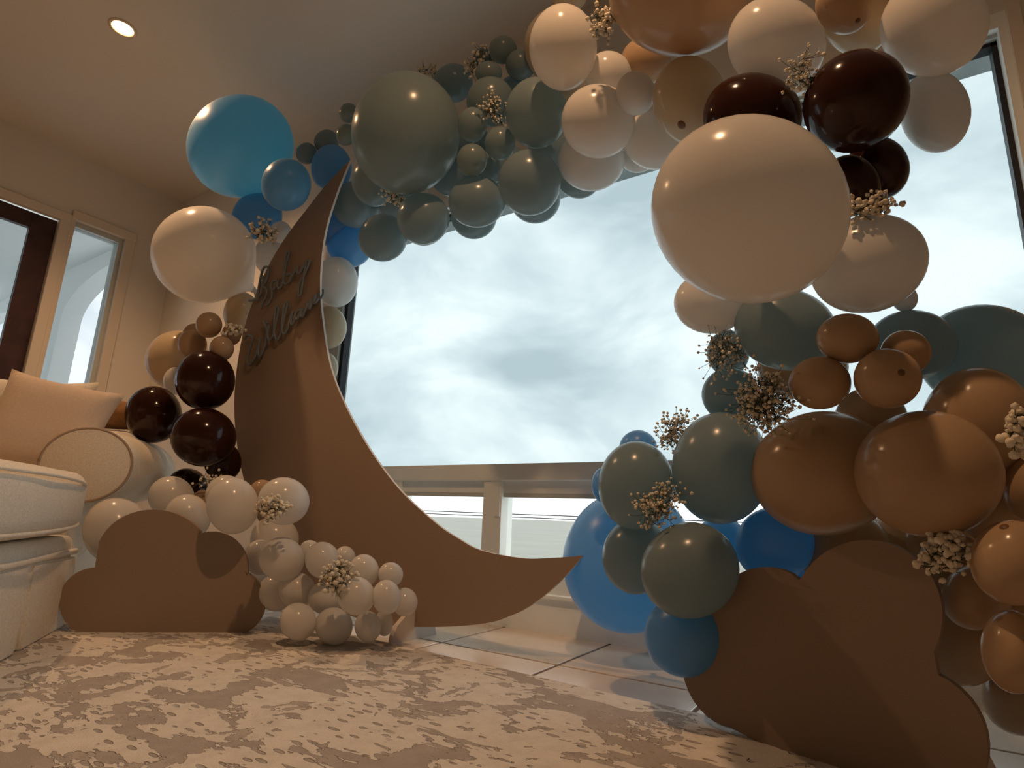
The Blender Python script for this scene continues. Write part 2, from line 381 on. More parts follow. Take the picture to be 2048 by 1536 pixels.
# porch outside the left wall: ceiling slab and a white arcade in line with the window wall
AY = 2.40; AT = .20; PZ = 3.09
arc = empty('wall_arcade', (0, AY, 0)); arc['kind'] = 'structure'
def arcade():
    """three piers and the flat-headed arches between them, in pieces that meet edge to edge"""
    bm = bmesh.new(); spring = 2.48; rise = .44; seg = 20; half = 1.2
    def slab(pts):
        fr = [bm.verts.new((x, 0, z)) for x, z in pts]; bk2 = [bm.verts.new((x, AT, z)) for x, z in pts]
        bm.faces.new(fr); bm.faces.new(bk2[::-1])
        for i in range(len(fr)): bm.faces.new((fr[i], bk2[i], bk2[(i + 1) % len(fr)], fr[(i + 1) % len(fr)]))
    for a, b in ((-5.376, X_LEFT - .15), (-9.13, -7.776), (-12.6, -11.53)): slab([(a, -3), (b, -3), (b, PZ + .2), (a, PZ + .2)])
    for xc in (-6.576, -10.33):
        arcp = [(xc - half * math.cos(math.pi * i / seg), spring + rise * math.sin(math.pi * i / seg)) for i in range(seg + 1)]
        slab([(xc - half, PZ + .2)] + arcp + [(xc + half, PZ + .2)])
    return to_mesh(bm, 'arcade')
obj('arches', arcade(), 'exterior_white', arc)
box('porch_ceiling', (-12.6, -8.5, PZ), (X_LEFT - .15, 0, PZ + .14), 'exterior_white', arc)
box('porch_floor', (-12.6, -8.5, -.2), (X_LEFT - .15, .3, -.06), 'exterior_white', arc)

# the pale water and shore beyond, wires in front of the sky
sea = box('ground_outside', (-900, 12, -6.5), (900, 1500, -6.0), 'sea', kind='structure')
for k, (zz) in enumerate((.66, .53)):
    bm = bmesh.new(); tube(bm, [(-60 + i * 6, 22 + k * .3, zz - .1 * math.sin(i / 20 * math.pi)) for i in range(21)], .022, 5)
    w = obj('overhead_wire', to_mesh(bm, 'wire'), 'gasket')
    tag(w, 'thin dark overhead wire crossing the sky beyond the lower window panes', 'wire', 'wires beyond the window')

# rug
rg = bmesh.new(); add_box(rg, (-1.95, -1.35, 0), (1.95, 1.35, .012), .004)
rug = obj('patterned_rug', to_mesh(rg, 'rug'), 'rug'); rug.location = (-.85, .185, 0); rug.rotation_euler = (0, 0, math.radians(-2.6))
tag(rug, 'cream and grey brown distressed pattern rug covering the tiled floor', 'rug')

# ------------------------------------------------------------------ recessed ceiling lamps
def lathe(name, prof, seg, m, parent=None, smooth=True):
    bm = bmesh.new(); rings = []
    for r, z in prof:
        if r < 1e-6: rings.append([bm.verts.new((0, 0, z))])
        else: rings.append([bm.verts.new((r * math.cos(2 * math.pi * j / seg), r * math.sin(2 * math.pi * j / seg), z)) for j in range(seg)])
    for a, b in zip(rings, rings[1:]):
        if len(a) == 1 and len(b) == 1: continue
        for j in range(seg):
            if len(a) == 1: bm.faces.new((a[0], b[(j + 1) % seg], b[j]))
            elif len(b) == 1: bm.faces.new((a[j], a[(j + 1) % seg], b[0]))
            else: bm.faces.new((a[j], a[(j + 1) % seg], b[(j + 1) % seg], b[j]))
    return obj(name, to_mesh(bm, name, smooth), m, parent)
for k, (x, y, pw, lc) in enumerate(LAMPS):
    off = '_offscreen' if k else ''
    t = empty('recessed_lamp' + off, (x, y, ROOM_H))
    lathe('trim_ring', [(.050, .0), (.066, .0), (.066, -.006), (.054, -.008), (.050, -.003), (.050, 0)], 32, 'lamp_trim', t)
    lathe('bulb' + off, [(0, -.006), (.030, -.006), (.044, -.002), (.049, .0)], 24, 'lamp_glow', t)
    tag(t, ('glowing warm recessed lamp in the ceiling on the door side', 'warm recessed lamp in the ceiling above the garland')[k], 'ceiling lamp')
    ld = bpy.data.lights.new('lamp_light' + off, 'SPOT'); ld.energy = pw; ld.color = lc; ld.spot_size = math.radians(140); ld.spot_blend = .7; ld.shadow_soft_size = .035
    lo = bpy.data.objects.new('lamp_light' + off, ld); COL.objects.link(lo); lo.parent = t; lo.location = (0, 0, -.045)

# ------------------------------------------------------------------ crescent moon board
MOON_YAW = math.radians(2)
MU = Vector((math.cos(MOON_YAW), math.sin(MOON_YAW), 0)); MN = Vector((math.sin(MOON_YAW), -math.cos(MOON_YAW), 0))
M0 = Vector((-1.47, 1.70, 0))
def moon_uv(px, py):
    w = on_plane(px, py, M0, MN) - M0; return (w.dot(MU), w.z)
outer = [(700, 320), (650, 372), (612, 420), (575, 469), (542, 522), (512, 587), (490, 650), (476, 720), (469, 790), (471, 862), (483, 940), (508, 1020), (548, 1100), (600, 1165), (665, 1215), (730, 1241), (800, 1252), (860, 1254), (920, 1252), (980, 1245), (1020, 1232), (1060, 1212), (1115, 1168)]
inner = [(1167, 1111), (1100, 1116), (1040, 1116), (960, 1100), (915, 1076), (870, 1045), (800, 980), (740, 900), (690, 810), (660, 730), (645, 640), (640, 560), (649, 470), (672, 390)]
ov = spline([(*moon_uv(*p), 0) for p in outer + [inner[0]]], 5)
iv = spline([(*moon_uv(*p), 0) for p in inner + [outer[0]]], 5)
moon = empty('crescent_moon_board', M0)
prism('board', [(p.x, p.y) for p in ov[:-1] + iv[:-1]], .012, (0, 0, 0), MU, MN, 'taupe_board', moon, edge_m='board_edge')
def fin(u0):
    bm = bmesh.new()
    pts = [(.125, 0), (.12, .03), (.10, .062), (.065, .085), (.02, .10), (-.03, .10), (-.07, .085), (-.105, .05), (-.125, 0)]
    a = [bm.verts.new(MU * (u0 - .009) + MN * (x - .01) + Vector((0, 0, z))) for x, z in pts]; b = [bm.verts.new(MU * (u0 + .009) + MN * (x - .01) + Vector((0, 0, z))) for x, z in pts]
    bm.faces.new(a); bm.faces.new(b[::-1])
    for i in range(len(a)): bm.faces.new((a[i], b[i], b[(i + 1) % len(a)], a[(i + 1) % len(a)]))
    return to_mesh(bm, 'foot')
for u0 in (-.035, -.55): obj('foot', fin(u0), 'foot_paint', moon)
tag(moon, 'tall taupe crescent moon board standing on small feet before the window', 'moon board')

# script lettering fixed to the moon, measured in a blown-up frame (origin 450,470, 5.296 px per px)
LN = MN * .022
def word(name, strokes, label):
    bm = bmesh.new()
    for s in strokes:
        pts = []
        for x, y in s:
            w = on_plane(450 + x / 5.296, 470 + y / 5.296, M0 + LN, MN); pts.append(w - M0)
        tube(bm, spline(pts, 5), .0064, 7)
    o = obj(name, to_mesh(bm, name, True), 'letter_acrylic'); o.location = M0
    tag(o, label, 'lettering'); return o
baby = [[(258, 694), (300, 690), (345, 668), (385, 610), (402, 500), (398, 430)],
        [(345, 700), (352, 600), (368, 500), (390, 400), (412, 350), (440, 336), (462, 362), (458, 430), (432, 505), (396, 552), (430, 556), (446, 600), (428, 670), (392, 730), (384, 778)],
        [(500, 590), (497, 650), (470, 715), (440, 745)],
        [(552, 482), (515, 488), (488, 535), (490, 578), (520, 572), (552, 520), (566, 470), (556, 530), (566, 566), (596, 545), (622, 470), (648, 330), (682, 195), (668, 172), (645, 230), (628, 380), (622, 480), (642, 520), (684, 490), (704, 440), (690, 408), (655, 430)],
        [(704, 440), (738, 392), (772, 330), (762, 385), (785, 410), (826, 345), (862, 268), (846, 370), (822, 520), (806, 632), (784, 640), (778, 570), (806, 480), (852, 400), (905, 262)]]
will = [[(205, 1100), (240, 1062), (292, 1085), (268, 1190), (236, 1310), (252, 1382), (302, 1330), (346, 1210), (372, 1090), (352, 1220), (368, 1290), (415, 1190), (446, 1050), (436, 960), (408, 905)],
        [(446, 1010), (470, 960), (452, 1060), (474, 1112), (512, 1060), (548, 900), (568, 780), (545, 762), (526, 880), (524, 1050), (552, 1110), (592, 1040), (636, 850), (662, 735), (640, 715), (612, 860), (602, 990), (628, 1050), (662, 990), (692, 890), (718, 812), (700, 900), (708, 952), (742, 905)],
        [(806, 796), (770, 806), (744, 860), (756, 895), (790, 862), (822, 782), (808, 850), (830, 852), (868, 715), (848, 810), (876, 742), (908, 680), (892, 785), (920, 722), (952, 640), (940, 722), (975, 690), (992, 612), (1000, 668), (1022, 660), (1040, 622), (1038, 580)],
        [(446, 935), (452, 925)], [(690, 770), (698, 760)]]
word('script_lettering', baby, 'slate blue cursive word Baby fixed on the upper moon board')
word('script_lettering', will, 'slate blue cursive word William under the first word on the moon')

# ------------------------------------------------------------------ cloud boards
def cloud(name, outline, p0, yaw, thick, label, feet=()):
    u = Vector((math.cos(yaw), math.sin(yaw), 0)); n = Vector((math.sin(yaw), -math.cos(yaw), 0)); p0 = Vector(p0)
    t = empty(name, p0); pts = []
    for x, y in outline:
        w = on_plane(x, y, p0, n) - p0; pts.append((w.dot(u), max(w.z, 0), 0))
    prism('board', [(p[0], p[1]) for p in pts], thick, (0, 0, 0), u, n, 'taupe_board', t, edge_m='taupe_board')
    for u0, ln in feet:
        bm = bmesh.new(); prof = [(0, 0), (-ln, 0), (-ln + .01, .02), (-ln * .45, .075), (-.03, .10), (0, .10)]
        a = [bm.verts.new(u * (u0 - .008) + n * (x - thick) + Vector((0, 0, z))) for x, z in prof]; b = [bm.verts.new(u * (u0 + .008) + n * (x - thick) + Vector((0, 0, z))) for x, z in prof]
        bm.faces.new(a); bm.faces.new(b[::-1])
        for i in range(len(a)): bm.faces.new((a[i], b[i], b[(i + 1) % len(a)], a[(i + 1) % len(a)]))
        obj('foot', to_mesh(bm, 'foot'), 'foot_paint', t)
    tag(t, label, 'cloud board'); return t, u, n
def arcpts(cx, cy, rx, ry, a0, a1, n=14):
    return [(cx + rx * math.cos(math.radians(a0 + (a1 - a0) * i / n)), cy + ry * math.sin(math.radians(a0 + (a1 - a0) * i / n))) for i in range(n + 1)]
cl = arcpts(192, 1205, 74, 70, 108, 268, 16) + arcpts(306, 1118, 115, 99, 200, 327, 16) + arcpts(424, 1137, 72, 74, 246, 372, 14) + arcpts(462, 1205, 68, 68, -67, 82, 14)
RUG_Z = .012
cloud('cloud_board', cl, (-2.16, 1.155, RUG_Z), math.radians(43.5), .018, 'small brown cloud board on the rug between sofa and white balloons', ((-.2, .16), (.16, .16)))
cr = arcpts(1480, 1312, 118, 146, 98, 238, 16) + arcpts(1530, 1232, 103, 98, 185, 300, 12)[2:] + arcpts(1733, 1232, 152, 152, 208, 388, 22) + arcpts(1788, 1500, 188, 170, -62, 40, 12) + [(1900, 1640), (1800, 1655), (1660, 1590), (1510, 1510)]
CRP = (-.26, 1.405, RUG_Z); CRYAW = math.radians(-16)
cloud('cloud_board', cr, CRP, CRYAW, .018, 'large brown cloud board standing under the sand coloured balloons', ((0, .14), (.35, .14)))

# ------------------------------------------------------------------ sofa with rolled arm
SU = Vector((-.82, .575, 0)).normalized(); SV = Vector((.575, .82, 0)).normalized()
S0 = Vector((-2.19, .745, 0)); SROT = math.atan2(SU.y, SU.x)
sofa = empty('rolled_arm_sofa', (S0.x, S0.y, 0), SROT)      # local x = depth, local y = -lateral
tag(sofa, 'cream linen sofa with rolled arm, loose seat cushion and pleated skirt', 'sofa')
def soft_box(name, a, b, m, parent, bev, puff=0., cuts=5, seg=4):
    bm = bmesh.new(); add_box(bm, a, b)
    bmesh.ops.bevel(bm, geom=list(bm.edges), offset=bev, segments=seg, affect='EDGES', profile=.5)
    bmesh.ops.subdivide_edges(bm, edges=[e for e in bm.edges if e.calc_length() > .12], cuts=cuts, use_grid_fill=True)
    c = Vector([(a[i] + b[i]) / 2 for i in range(3)]); h = Vector([(b[i] - a[i]) / 2 for i in range(3)])
    for v in bm.verts:
        q = [(v.co[i] - c[i]) / h[i] for i in range(3)]
        for i in range(3):
            j, k = (i + 1) % 3, (i + 2) % 3
            v.co[i] += q[i] * puff * max(0, 1 - q[j] ** 2) * max(0, 1 - q[k] ** 2)
        v.co += Vector((random.uniform(-1, 1), random.uniform(-1, 1), random.uniform(-1, 1))) * .0012
    return obj(name, to_mesh(bm, name, True), m, parent)
# (local y negative = towards the right of the photograph)
soft_box('seat_base', (-.62, 0, .02), (.376, 1.9, .325), 'sofa_linen', sofa, .03, .012)
soft_box('seat_cushion', (-.64, -.03, .335), (.30, 1.9, .545), 'sofa_linen', sofa, .055, .026)
bm = bmesh.new()
for zz, dz in ((.505, .012), (.365, -.008)):
    tube(bm, spline([(-.62, -.035, zz + dz), (-.2, -.055, zz + dz), (.1, -.048, zz + dz * .5), (.225, -.034, zz - dz * .3), (.272, -.018, zz - dz)], 8), .0055, 6)
obj('cushion_piping', to_mesh(bm, 'piping', True), 'sofa_linen', sofa)
def wedge(name, pts, y0, y1, m):
    bm = bmesh.new(); a = [bm.verts.new((x, y0, z)) for x, z in pts]; b = [bm.verts.new((x, y1, z)) for x, z in pts]
    bm.faces.new(a); bm.faces.new(b[::-1])
    for i in range(len(a)): bm.faces.new((a[i], b[i], b[(i + 1) % len(a)], a[(i + 1) % len(a)]))
    bmesh.ops.bevel(bm, geom=list(bm.edges), offset=.005, segments=2, affect='EDGES')
    return obj(name, to_mesh(bm, name), m, sofa)
wedge('skirt', [(-.005, .012), (.378, .012), (.376, .25), (-.04, .26)], -.014, .004, 'sofa_linen')
wedge('skirt', [(-.62, .012), (-.05, .012), (-.075, .26), (-.62, .26)], -.014, .004, 'sofa_linen')
wedge('pleat', [(-.05, .012), (-.006, .012), (-.045, .25), (-.07, .25)], -.004, .006, 'sofa_linen')
soft_box('seat_welt', (-.62, -.018, .262), (.37, .01, .280), 'sofa_linen', sofa, .006, 0, 2, 2)
# rolled arm: axis along local x, swelling a little to the rear
def roll():
    bm = bmesh.new(); seg = 40; rings = []
    for x, k in ((0, .0), (0, .93), (.006, .985), (.02, 1), (.30, 1.03), (.62, 1.06), (.76, 1.02), (.82, .92), (.855, .6), (.86, .0)):
        cy = .047 - .055 * x; cz = .587 + .02 * x
        if k == 0: rings.append([bm.verts.new((.5 + x, cy, cz))])
        else: rings.append([bm.verts.new((.5 + x, cy + .156 * k * math.cos(2 * math.pi * j / seg), cz + .146 * k * math.sin(2 * math.pi * j / seg))) for j in range(seg)])
    for a, b in zip(rings, rings[1:]):
        for j in range(seg):
            if len(a) == 1: bm.faces.new((a[0], b[(j + 1) % seg], b[j]))
            elif len(b) == 1: bm.faces.new((a[j], a[(j + 1) % seg], b[0]))
            else: bm.faces.new((a[j], a[(j + 1) % seg], b[(j + 1) % seg], b[j]))
    return to_mesh(bm, 'rolled_arm', True)
arm = obj('rolled_arm', roll(), 'sofa_linen', sofa)
bm = bmesh.new(); tube(bm, [(.503, .047 + .1525 * math.cos(t * math.pi / 24), .587 + .1425 * math.sin(t * math.pi / 24)) for t in range(49)], .005, 6)
obj('panel_piping', to_mesh(bm, 'panel_piping', True), 'piping', arm)
soft_box('arm_body', (.515, .07, .02), (1.32, .19, .50), 'sofa_linen', sofa, .03, .01)
soft_box('backrest', (1.05, .0, .02), (1.32, 1.9, .79), 'sofa_linen', sofa, .07, .01)
soft_box('seat_deck', (.376, .19, .02), (1.05, 1.9, .325), 'sofa_linen', sofa, .02, 0)

def pillow(name, loc, w, h, t, rot, m, label):
    bm = bmesh.new(); N = 16
    def P(i, j, s):
        x = i / N * 2 - 1; y = j / N * 2 - 1
        bul = ((1 - x ** 4) * (1 - y ** 4)) ** .65
        pin = 1 - .10 * (1 - abs(x) ** 2) * abs(y) ** 3; piny = 1 - .10 * (1 - abs(y) ** 2) * abs(x) ** 3
        return Vector((x * w / 2 * piny, s * t / 2 * bul, y * h / 2 * pin))
    g = {}
    for s in (1, -1):
        for i in range(N + 1):
            for j in range(N + 1):
                edge = i in (0, N) or j in (0, N)
                if edge and s == -1: g[(s, i, j)] = g[(1, i, j)]
                else: g[(s, i, j)] = bm.verts.new(P(i, j, s))
        for i in range(N):
            for j in range(N):
                q = [g[(s, i, j)], g[(s, i + 1, j)], g[(s, i + 1, j + 1)], g[(s, i, j + 1)]]
                bm.faces.new(q if s == -1 else q[::-1])
    o = obj(name, to_mesh(bm, name, True), m); o.location = loc; o.rotation_euler = rot
    tag(o, label, 'pillow'); return o
def spt(du, dv, z): p = S0 + SU * du + SV * dv; return Vector((p.x, p.y, z))
VROT = math.atan2(SV.y, SV.x)
pillow('throw_pillow', spt(.60, -.225, .745), .41, .40, .15, Euler((math.radians(-18), math.radians(8), VROT + math.radians(2))), 'pillow_cotton', 'plump cream throw pillow leaning on the sofa against the arm')
pillow('throw_pillow', spt(.80, -.36, .765), .44, .42, .13, Euler((math.radians(-16), math.radians(-3), VROT)), 'sofa_linen', 'cream throw pillow mostly hidden behind the plump front pillow')
# brown cushion seen between the pillow and the balloons, on top of the backrest
bm = bmesh.new(); tube(bm, spline([(-.24, 0, 0), (-.1, 0, .012), (.1, 0, .01), (.26, 0, 0)], 6), [.045 + .03 * math.sin(math.pi * min(1, max(0, i / 18)) ** .7) for i in range(19)], 20)
bc = obj('brown_bolster', to_mesh(bm, 'bolster', True), 'brown_fabric'); bc.location = spt(1.16, -.14, .862); bc.rotation_euler = (0, 0, VROT)
tag(bc, 'brown fabric bolster lying behind the cream pillow on the sofa', 'pillow')

# ------------------------------------------------------------------ balloons
def balloon_mesh():
    """unit balloon: round, drawn out to a neck at +Z"""
    bm = bmesh.new(); seg = 40; rings = []; prof = []
    for i in range(0, 25):
        th = math.pi * i / 24                                  # 0 = crown (-Z)
        r = math.sin(th); z = -math.cos(th)
        if th > 2.35:                                          # neck side
            k = (th - 2.35) / (math.pi - 2.35); z += .16 * k ** 2.2; r *= (1 - .28 * k); r = max(r, .055)
        prof.append((max(r, 0), z))
    prof[0] = (0, -1)
    for r, z in prof:
        rings.append([bm.verts.new((0, 0, z))] if r < 1e-6 else [bm.verts.new((r * math.cos(2 * math.pi * j / seg), r * math.sin(2 * math.pi * j / seg), z)) for j in range(seg)])
    for a, b in zip(rings, rings[1:]):
        for j in range(seg):
            if len(a) == 1: bm.faces.new((a[0], b[(j + 1) % seg], b[j]))
            else: bm.faces.new((a[j], a[(j + 1) % seg], b[(j + 1) % seg], b[j]))
    bm.faces.new(rings[-1])
    return to_mesh(bm, 'balloon', True)
def knot_mesh():
    bm = bmesh.new(); prof = [(.05, 1.13), (.075, 1.16), (.06, 1.19), (.045, 1.205), (.085, 1.26), (.105, 1.29), (.03, 1.27)]; seg = 14; rings = []
    for r, z in prof: rings.append([bm.verts.new((r * math.cos(2 * math.pi * j / seg), r * math.sin(2 * math.pi * j / seg), z)) for j in range(seg)])
    for a, b in zip(rings, rings[1:]):
        for j in range(seg): bm.faces.new((a[j], a[(j + 1) % seg], b[(j + 1) % seg], b[j]))
    bm.faces.new(rings[0][::-1]); bm.faces.new(rings[-1])
    return to_mesh(bm, 'knot', True)
B_ME = balloon_mesh(); K_ME = knot_mesh(); B_ME.materials.append(None); K_ME.materials.append(None)
PLACED = []
SIZES = ((.075, 'tiny'), (.115, 'small'), (.165, 'medium'), (.215, 'large'), (9, 'giant'))
COLN = {'W': ('latex_white', 'white'), 'C': ('latex_cream', 'cream'), 'S': ('latex_sand', 'sand coloured'), 'D': ('latex_chocolate', 'glossy chocolate brown'),
        'G': ('latex_slate', 'slate grey'), 'K': ('latex_slate', 'slate grey'), 'B': ('latex_blue', 'blue'), 'E': ('latex_blue', 'bright blue')}
def measure(px, py, rx, ry, ang, dist):
    """semi-axes and directions of a balloon at distance dist along the ray, from its outline"""
    d = ray(px, py); dn = d.normalized()
    # Jacobian of the picture position with respect to a shift perpendicular to the ray
    e1 = dn.cross(AX_D).normalized() * -1
    if e1.dot(AX_R) < 0: e1 = -e1
    e2 = dn.cross(e1);  e2 = e2 if e2.dot(AX_D) > 0 else -e2
    p = dn * dist
    def pr(q): zc = q.dot(AX_F); return (FPX * q.dot(AX_R) / zc, FPX * q.dot(AX_D) / zc)
    h = .001; b0 = pr(p); b1 = pr(p + e1 * h); b2 = pr(p + e2 * h)
    J = Matrix(((b1[0] - b0[0], b2[0] - b0[0]), (b1[1] - b0[1], b2[1] - b0[1]))) * (1 / h)
    c, s = math.cos(ang), math.sin(ang)
    E_ = Matrix(((rx * c, -ry * s), (rx * s, ry * c)))           # columns: semi-axes in pixels
    A = J.inverted() @ E_                                       # columns in metres (e1, e2)
    S = A @ A.transposed(); tr_ = S[0][0] + S[1][1]; dt = S.determinant(); q = math.sqrt(max(0, tr_ * tr_ / 4 - dt))
    l1, l2 = tr_ / 2 + q, tr_ / 2 - q; th = .5 * math.atan2(2 * S[0][1], S[0][0] - S[1][1])
    v1 = e1 * math.cos(th) + e2 * math.sin(th); v2 = -e1 * math.sin(th) + e2 * math.cos(th)
    return EYE + p, v1, v2, dn, math.sqrt(l1), math.sqrt(l2)
GROUPS = {}; BY_PLACE = {}
# what tells a balloon from its look-alikes, by its measured place
WHERE = {(466, 1011): 'beside the upper white flower bunch behind the small cloud', (550, 1079): 'just under the upper white flower bunch by the moon', (568, 1002): 'against the moon board above the upper white flower bunch',
    (234, 1061): 'squeezed between the sofa base and the small cloud', (376, 1034): 'showing just over the round top of the small cloud', (343, 994): 'under the end of the rolled sofa arm', (453, 992): 'half hidden behind the white one by the flower bunch',
    (525, 986): 'peeking out at the moon edge behind white balloons', (406, 1004): 'peeking out between white balloons above the small cloud',
    (411, 761): 'topmost of the three under the sand bunch', (408, 874): 'lowest of the three at the moon edge', (308, 829): 'next to the sofa pillow, outermost of the three', (446, 924): 'wedged between a larger one and the moon', (375, 974): 'in shade right above the white pile',
    (484, 628): 'between the giant white balloon and the moon edge', (657, 655): 'in the middle of three inside the moon curve', (646, 735): 'lowest of three inside the moon curve by the window jamb', (672, 564): 'topmost of three inside the moon curve',
    (573, 370): 'just under the giant blue balloon at the ceiling', (515, 433): 'right above the giant white balloon', (663, 337): 'directly behind the moon tip', (669, 452): 'inside the moon curve above the bright blue one',
    (945, 250): 'uppermost of three beside the giant grey balloon', (944, 320): 'lowermost of three beside the giant grey balloon', (1000, 287): 'outermost of three beside the giant grey balloon',
    (752, 361): 'under the giant grey balloon next to the moon tip', (847, 438): 'in the hanging row directly below the giant grey balloon', (954, 404): 'in the hanging row below the three tiny ones', (766, 476): 'at the low end of the row by the bright blue balloon', (714, 409): 'inside the moon curve near its tip',
    (1073, 227): 'next to the tall white balloon of the garland top', (1059, 366): 'in the hanging row next to the white balloons', (981, 204): 'above the three tiny grey ones', (906, 167): 'behind the crown of the giant grey balloon',
    (848, 448): 'half hidden against the sky behind the hanging grey row', (948, 433): 'half hidden against the sky behind the hanging grey row', (1070, 398): 'half hidden against the sky behind the hanging grey row', (1158, 358): 'half hidden against the sky under the white balloons',
    (1126, 97): 'standing tall next to the grey stretch overhead', (1196, 244): 'foremost of the white ones next to the grey stretch', (1182, 322): 'lowest of the white ones next to the grey stretch', (1217, 152): 'behind the tall white one overhead', (1310, 281): 'against the window head beside the giant white balloon',
    (1709, 205): 'largest of four, with a bright lamp highlight', (1504, 237): 'behind the crown of the giant white shoulder balloon', (1700, 372): 'half behind the giant white shoulder balloon', (1755, 337): 'against the sky under the largest chocolate one',
    (1551, 90): 'over the chocolate pair behind the fine flowers', (1865, 54): 'at the upper corner of the window', (1869, 225): 'against the sky beside the largest chocolate balloon', (1733, 529): 'crossed by the shadow of the giant white balloon', (1420, 606): 'peeking out from under the giant white balloon',
    (1642, 945): 'next to the dense flower bunch above the cloud', (1850, 946): 'foremost above the large cloud, lamp lit on top', (1603, 733): 'behind the small sand bunch beside the grey one', (1952, 852): 'beside the cream flowers above the foremost sand one', (1740, 845): 'in the gap below the small sand bunch',
    (1568, 659): 'right under the giant white shoulder balloon', (1440, 935): 'under the dense flower bunch, largest of the flank greys', (1271, 970): 'at the window rail above the bright blue giant', (1378, 1139): 'touching the left lobe of the large cloud', (1273, 1111): 'in front of the bright blue giant', (1460, 789): 'against the sky behind the dense flower bunch', (1456, 706): 'seen through the airy flower spray against the sky',
    (2026, 1125): 'lamp lit beside the cream flowers over the cloud', (2026, 1302): 'lowest lamp lit one beside the large cloud', (1952, 1193): 'in shade behind the two lamp lit ones by the cloud', (2062, 975): 'beside the foremost sand one above the flowers',
    (1774, 757): 'showing its dark tip in the small bunch', (1694, 677): 'topmost of the small sand bunch', (1638, 766): 'of the small bunch next to the dense flowers', (1811, 705): 'hindmost of the small bunch against dark grey',
    (668, 1252): 'at the rug edge, lowest of the low pile', (712, 1191): 'right under the lower flower bunch, foremost of the pile', (564, 1118): 'largest of the low pile beside the moon', (645, 1120): 'just above the lower flower bunch', (809, 1204): 'at the outer end of the low pile on the moon', (596, 1243): 'at the rug edge next to the small cloud',
    (1276, 896): 'peeking over the grey one at the window rail', (1206, 970): 'peeking out beside the grey one before the rail', (1548, 1088): 'between the grey one and the large cloud', (1375, 1268): 'near the floor beside the large cloud', (1572, 1165): 'hidden behind the notch of the large cloud'}
def balloon(px, py, rx, ry, col, y0, where, ang=0, k=.86, knot=None, label=None, fixed=False, ymax=2.10):
    ang = math.radians(ang)
    d = ray(px, py).normalized(); dist = y0 / d.y
    for it in range(80):
        c, v1, v2, dn, a, b = measure(px, py, rx, ry, ang, dist); r = (a + b) / 2
        if fixed: break
        hit = False
        for (c2, r2) in PLACED:
            if (c - c2).length < k * (r + r2): hit = True; break
        nd = dist * 1.012; nc = EYE + dn * nd; nr = r * 1.012
        if not hit or nc.y + nr > ymax or nc.z + nr > ROOM_H - .01 or nc.z - nr < .004 or nc.x - nr < X_LEFT + .02: break
        dist = nd
    PLACED.append((c, r))
    where = WHERE.get((int(px), int(py)), where)
    mm, cn = COLN[col]; sz = next(n for lim, n in SIZES if r < lim)
    o = bpy.data.objects.new('balloon', B_ME); COL.objects.link(o)
    if knot is None: zx, zy, zz, s = v1, v2, dn, (a, b, (a + b) / 2)
    else: zx, zy, zz, s = v1, -dn, v2, (a, (a + b) / 2, b)
    if zx.cross(zy).dot(zz) < 0: zx = -zx
    R = Matrix((zx, zy, zz)).transposed().to_4x4()
    o.matrix_world = Matrix.Translation(c) @ R @ Matrix.Diagonal((*s, 1))
    o.material_slots[0].link = 'OBJECT'; o.material_slots[0].material = MATS[mm]
    lab = label or f'{sz} {cn} balloon {where}'
    GROUPS.setdefault(lab, []).append(o); BY_PLACE[(int(px), int(py))] = o
    o['label'] = lab; o['category'] = 'balloon'
    kn = bpy.data.objects.new('knot', K_ME); COL.objects.link(kn); kn.parent = o
    kn.material_slots[0].link = 'OBJECT'; kn.material_slots[0].material = MATS[mm]
    return o
def cluster(y0, where, rows, **kw):
    for r in rows:
        px, py, rx, ry, col = r[:5]; ex = dict(kw); yy = y0
        for q in r[5:]:
            if isinstance(q, dict): ex.update(q)
            else: yy = y0 + q
        balloon(px, py, rx, ry, col, yy, where, **ex)

# floor cluster before the moon (front to back)
cluster(1.36, 'in the low pile beside the moon board', [
    (668, 1252, 38, 38, 'W', .06, {'fixed': True}), (712.5, 1191.6, 38, 39, 'W', .02), (564, 1118, 46, 44.5, 'W'), (645, 1120, 35, 37, 'W', .06), (596.6, 1243, 37, 38, 'W', -.03),
    (736, 1253, 27, 31, 'W', .10), (773, 1194, 29, 35, 'W', .08), (728, 1141, 30, 33, 'W', .06), (809.6, 1204, 26, 29, 'W', .12), (781.5, 1149, 25, 25, 'W', .12),
    (768.5, 1245, 18, 27, 'W', .14), (690, 1114, 21, 22, 'W', .12), (620, 1100, 21, 20, 'W', .1), (650, 1196, 34, 33, 'W', .1), (594, 1180, 38, 36, 'W', .06), (551, 1186, 36, 37, 'W', .04),
    (522, 1115, 34, 36, 'W', .06)], ymax=1.68)
cluster(1.20, 'piled behind the small cloud board', [
    (466, 1011, 53, 57, 'W', .04), (550, 1079, 49, 47, 'W', .12), (568, 1002, 52, 48, 'W', .14), (234, 1061, 69, 67, 'W', -.10, {'fixed': True}), (376, 1034, 47, 46, 'W', .06), (343, 994, 47, 42, 'W', .10),
    (453, 992, 42, 42, 'W', .16), (525, 986, 27, 27, 'S', .25), (406, 1004, 24, 24, 'S', .18)], ymax=1.75)
